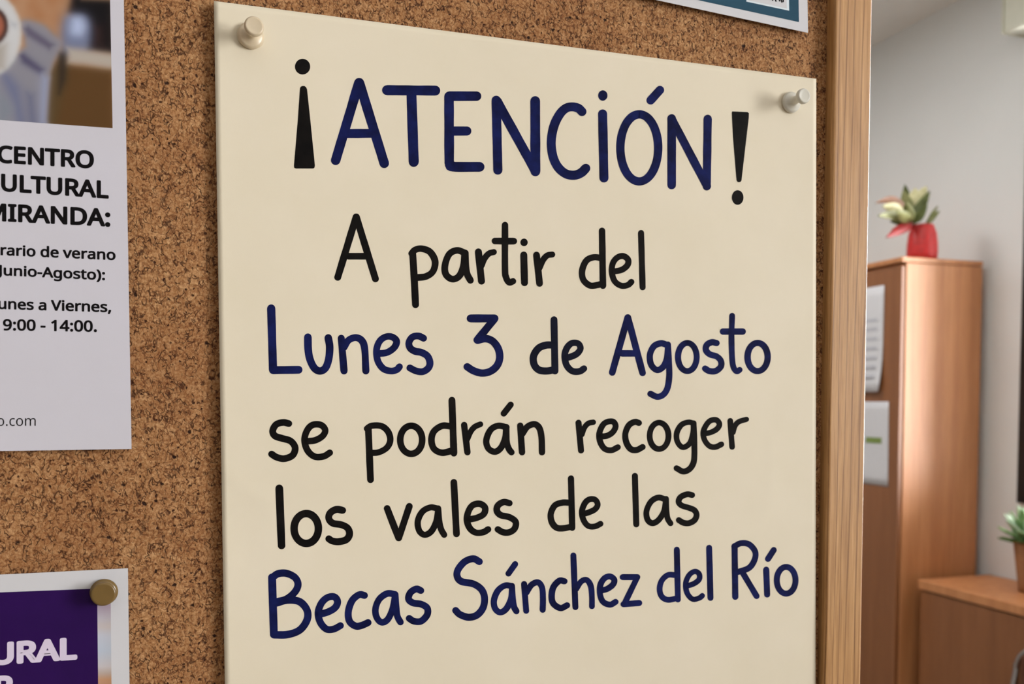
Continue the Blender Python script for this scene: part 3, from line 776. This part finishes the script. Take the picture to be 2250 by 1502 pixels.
pin(1736.5, 226, s_poster, .0118, .0052, .0037, M['pin_white'], 'whitish push pin in the upper right corner of the cream poster')
pin(228.6, 1299.5, flat(S2), .0062, .0053, .0047, M['pin_olive'], 'olive brown push pin in the corner of the purple flyer', (.05, .03))

# ------------------------------------------------------------------ tall cabinet
CY0 = 2.94                                   # near face
cxa = ony(1977, 900, CY0).x; cxb = cxa + .40
cz = ony(1979, 563, CY0).z
e = empty('tall_cabinet', (cxa + .2, CY0 + .45, 0), label='tall beech wood cabinet with papers on its side and a red pot on top', cat='cabinet')
box('body', (cxa + .02, CY0, .06), (cxb, CY0 + .9, cz - .022), M['cab'], e, .003)
box('plinth', (cxa + .04, CY0 + .02, 0), (cxb - .01, CY0 + .88, .06), M['blackm'], e)
box('top_panel', (cxa - .003, CY0 - .002, cz - .02), (cxb, CY0 + .902, cz), M['cab'], e, .003)
for j in range(2):
    box('door', (cxa, CY0 + .004 + .449 * j, .065), (cxa + .018, CY0 + .449 + .447 * j, cz - .036), M['cab_shade'], e, .002, label='hinged wooden door, its shade put into the darker colour')
for yy in (CY0 + .42, CY0 + .48): box('handle', (cxa - .025, yy - .005, 1.0), (cxa, yy + .005, 1.16), M['chrome'], e, .003, label='metal bar handle')
# papers on the cabinet door
def doc(name, q, label, marks):
    # q: near-top, near-bottom pixels; the sheet runs away from the camera on the door
    Xp = cxa - .0025
    a = onx(*q[0], Xp); b = onx(*q[1], Xp); wd = q[2]
    n = 10; vs = []
    for j in range(n + 1):
        v = j / n
        p = a.lerp(b, v)
        curl = q[3] * max(0, v - .55) ** 2
        for i in range(n + 1):
            u = i / n
            vs.append((p.x - curl * (1 - u) - .0004, p.y + wd * u, p.z))
    fs = [(j * (n + 1) + i, (j + 1) * (n + 1) + i, (j + 1) * (n + 1) + i + 1, j * (n + 1) + i + 1) for j in range(n) for i in range(n)]
    o = from_data(name, vs, fs, M['white2'], None, smooth=True, label=label, cat='paper', group='papers pinned to the cabinet door')
    md = o.modifiers.new('thickness', 'SOLIDIFY'); md.thickness = .0006; md.offset = 1
    H = a.z - b.z
    V, Fc = [], []
    for (z0, z1, y0, y1) in marks[0]:
        k = len(V)
        zc = a.z - H * (z0 + z1) / 2; curl = q[3] * max(0, (z0 + z1) / 2 - .5) ** 2
        V += [(Xp - .002 - curl, a.y + wd * y0, a.z - H * z0), (Xp - .002 - curl, a.y + wd * y1, a.z - H * z0), (Xp - .002 - curl, a.y + wd * y1, a.z - H * z1), (Xp - .002 - curl, a.y + wd * y0, a.z - H * z1)]
        Fc.append((k, k + 1, k + 2, k + 3))
    from_data('printed_line', V, Fc, marks[1], o)
    return o
grey = plain('grey_print', (184, 184, 192), .6, .05)
green = plain('green_print', (120, 140, 70), .6, .05)
doc('pinned_paper', ((1943, 626), (1938, 860), .30, .10), 'upper white paper pinned to the tall cabinet, its lower end curling',
    ([(.30 + .09 * i, .33 + .09 * i, .12, .9) for i in range(7)], grey))
doc('pinned_paper', ((1953, 882), (1951, 1068), .26, .0), 'lower white paper with a green mark pinned to the tall cabinet',
    ([(.43, .50, .14, .5)], green))

# ------------------------------------------------------------------ low cabinet
c0 = ony(2016.5, 1272.5, 2.90)
lxa, lz = c0.x, c0.z
e = empty('low_cabinet', (lxa + .2, 2.1, 0), label='low brown wood cabinet under the window with a plant on top', cat='cabinet')
box('top_panel', (lxa, 1.3, lz - .036), (WX - .014, 2.90, lz), M['cab'], e, .003)
box('body', (lxa + .028, 1.32, .06), (WX - .014, 2.895, lz - .036), M['cab_shade'], e, .002)
box('plinth', (lxa + .05, 1.34, 0), (WX - .02, 2.88, .06), M['blackm'], e)
for j in range(3):
    y0 = 2.892 - .522 * j
    box('door', (lxa + .008, y0 - .518, .065), (lxa + .027, y0, lz - .041), M['cab_shade'], e, .002)
for j in range(3): box('handle', (lxa - .012, 2.892 - .522 * j - .47, .42), (lxa + .008, 2.892 - .522 * j - .46, .54), M['chrome'], e, .003, label='metal bar handle')

# ------------------------------------------------------------------ plants
def leaf(name, a, b, wd, mat, parent, bend=.0, fold=.25, n=8, side=None):
    a, b = Vector(a), Vector(b); d = b - a; L = d.length; t_ = d.normalized()
    view = (a - CAM).normalized() if side is None else side
    s = t_.cross(view).normalized(); u = s.cross(t_)
    vs = []
    for i in range(n + 1):
        q = i / n; ww = wd * (math.sin(math.pi * min(1, q ** .75 * .97 + .03))) ** .8 / 2
        c = a + d * q + Vector((0, 0, 1)) * bend * L * math.sin(math.pi * q)
        vs += [c + s * ww - u * ww * fold, c, c - s * ww - u * ww * fold]
    fs = []
    for i in range(n):
        k = 3 * i; fs += [(k, k + 1, k + 4, k + 3), (k + 1, k + 2, k + 5, k + 4)]
    o = from_data(name, vs, fs, mat, parent, smooth=True)
    md = o.modifiers.new('thickness', 'SOLIDIFY'); md.thickness = .0012
    return o
PY = CY0 + .075
pb = ony(2026, 562, PY); pb.z = cz
k = .0019                                      # metres per pixel there (approx.)
def pp(px, py, dy=0.0): return ony(px, py, PY + dy)
rp = (pp(2052, 530) - pp(2000, 530)).length / 2
e = empty('potted_plant', (pb.x, PY, cz), label='cream and green leafy plant in a red wrapped pot on the tall cabinet', cat='plant')
hp = pp(2026, 494).z - cz
lathe('pot', [(rp * .80, 0), (rp * .95, .004), (rp, hp * .22), (rp * .98, hp * .45), (rp * .90, hp * .75), (rp * .72, hp * .97), (rp * .66, hp), (rp * .60, hp * .96), (rp * .55, hp * .8)], (pb.x, PY, cz), (0, 0, 1), M['redw'], e, 36, label='red wrapped pot')
lathe('soil', [(rp * .3, hp * .80), (rp * .56, hp * .84)], (pb.x, PY, cz), (0, 0, 1), M['soil'], e, 20)
b0 = pp(2015, 500)
SPEC = [ # base, tip, width px, mat, depth of base, depth of tip, bend
 ((2004, 494), (1946, 522), 20, 'red', -.02, -.03, .02), ((2010, 496), (1958, 506), 16, 'red', 0, -.02, .05),
 ((2000, 478), (1922, 447), 20, 'rust', 0, 0, .22), ((1995, 480), (1928, 474), 20, 'mid', -.03, -.05, .05), ((1985, 475), (1938, 452), 24, 'pale', -.02, -.04, .1),
 ((2000, 480), (1958, 448), 22, 'dark', .01, .02, .1), ((1998, 486), (1972, 462), 24, 'mid', -.04, -.08, .0), ((1996, 470), (1988, 404), 20, 'dark', .03, .05, 0), ((2000, 475), (1984, 418), 26, 'mid', 0, .0, 0),
 ((2000, 478), (2012, 412), 34, 'pale', .01, .0, 0), ((2004, 470), (2036, 408), 30, 'pale', -.01, -.02, .02), ((2002, 480), (2044, 418), 22, 'dark', -.03, -.05, -.06), ((2000, 488), (2038, 448), 26, 'dark', -.04, -.07, -.05),
 ((1998, 480), (2004, 440), 26, 'dark', .02, .02, 0), ((2034, 494), (2066, 462), 12, 'mid', 0, .0, .03), ((2036, 492), (2062, 450), 8, 'mid', .02, .04, .02), ((1996, 492), (1978, 474), 16, 'dark', -.01, -.03, 0),
 ((2002, 486), (1990, 440), 22, 'mid', -.05, -.08, 0), ((2000, 490), (1955, 486), 18, 'dark', .02, .03, .04)]
rx_ = rp * .3
for (b, t_, wpx, mt, d0, d1, bd) in SPEC:
    leaf('leaf', pp(*b, d0 * .6), pp(*t_, d1), wpx * 3.75 / 2000, LEAF[mt], e, bd)
tube('stem', [(pb.x, PY, cz + hp * .8), tuple(pp(2012, 494)), tuple(pp(2002, 480)), tuple(pp(1998, 462))], .004, LEAF['dark'], e, 8)
tube('stem', [(pb.x + .012, PY, cz + hp * .8), tuple(pp(2034, 494)), tuple(pp(2042, 484))], .003, LEAF['dark'], e, 8)

# succulent on the low cabinet
Y2 = 2.57
q0 = ony(2271, 1302, Y2); cx2 = q0.x; zt = lz
e = empty('potted_succulent', (cx2, Y2, zt), label='pale green succulent in a brown pot on the low cabinet, cut by the right edge', cat='plant')
hh = ony(2271, 1188, Y2).z - zt
r1 = 43 * 3.33 / 2000; r0 = 31 * 3.33 / 2000
lathe('pot', [(r0 * .9, 0), (r0, .003), (r0 * 1.05, hh * .2), (r1 * .97, hh * .9), (r1, hh), (r1 * .9, hh), (r1 * .86, hh * .85)], (cx2, Y2, zt), (0, 0, 1), M['terra'], e, 40, label='rough brown tapered pot')
lathe('soil', [(r1 * .4, hh * .86), (r1 * .88, hh * .87)], (cx2, Y2, zt), (0, 0, 1), M['soil'], e, 24)
random.seed(7)
for ring, (nl, Lr, el, mt) in enumerate(((9, .125, 12, 'succd'), (10, .135, 28, 'succ'), (10, .15, 46, 'succp'), (8, .15, 62, 'succ'), (6, .15, 76, 'succp'))):
    for i in range(nl):
        a = 2 * math.pi * (i + .37 * ring) / nl + random.uniform(-.1, .1); E = R_(el + random.uniform(-5, 5))
        d = Vector((math.cos(a) * math.cos(E), math.sin(a) * math.cos(E), math.sin(E)))
        base = Vector((cx2, Y2, zt + hh * .9)) + Vector((math.cos(a), math.sin(a), 0)) * .012
        o = leaf('leaf', base, base + d * Lr * random.uniform(.9, 1.05), .046, LEAF[mt], e, .05, .3, 8, side=Vector((-d.x * .3, -d.y * .3, 1)))
        o.modifiers['thickness'].thickness = .005

# ------------------------------------------------------------------ roller blind, chair
e = empty('roller_blind', (WX - .06, 2.0, 2.9), label='pale cassette of a roller blind above the black window frame', cat='blind')
bz = ony(2222, 72, 2.77).z
box('cassette', (2.90, 1.12, bz), (WX, 2.785, bz + .15), M['casette'], e, .006)
box('end_cap', (2.895, 2.785, bz - .002), (WX, 2.793, bz + .152), M['casette'], e, .003)

chx = ony(2233, 1500, 2.20).x
zt_ = ony(2250, 1411, 2.2).z
e = empty('visitor_chair', (chx, 1.98, 0), label='chair with a curved metal tube back before the low cabinet, only its corner in view', cat='chair')
ya, yb2 = 2.20, 1.76; rr = .085
pts = []
for i in range(9): q = math.pi / 2 * i / 8; pts.append((chx + .0, ya - rr + rr * math.cos(q), zt_ - rr + rr * math.sin(q)))
for i in range(9): q = math.pi / 2 + math.pi / 2 * i / 8; pts.append((chx + .0, yb2 + rr + rr * math.cos(q), zt_ - rr + rr * math.sin(q)))
lo = [(chx - .03, yb2, .42), (chx - .03, yb2, .30)]
tube('back_frame', [(chx - .03, ya, .40), (chx - .02, ya, .52)] + pts + [(chx - .02, yb2, .52), (chx - .03, yb2, .40)], .009, M['chrome'], e, 14, label='curved metal tube')
box('backrest', (chx - .012, yb2 + .02, .50), (chx + .012, ya - .02, zt_ - .028), M['brown_cloth'], e, .010, label='brown back cushion')
box('seat', (chx - .46, yb2 - .01, .42), (chx - .02, ya + .01, .47), M['brown_cloth'], e, .018, label='brown seat cushion')
for sx in (chx - .43, chx - .04):
    for sy in (yb2 + .02, ya - .02): tube('leg', [(sx, sy, .42), (sx, sy, .0)], .010, M['chrome'], e, 12)
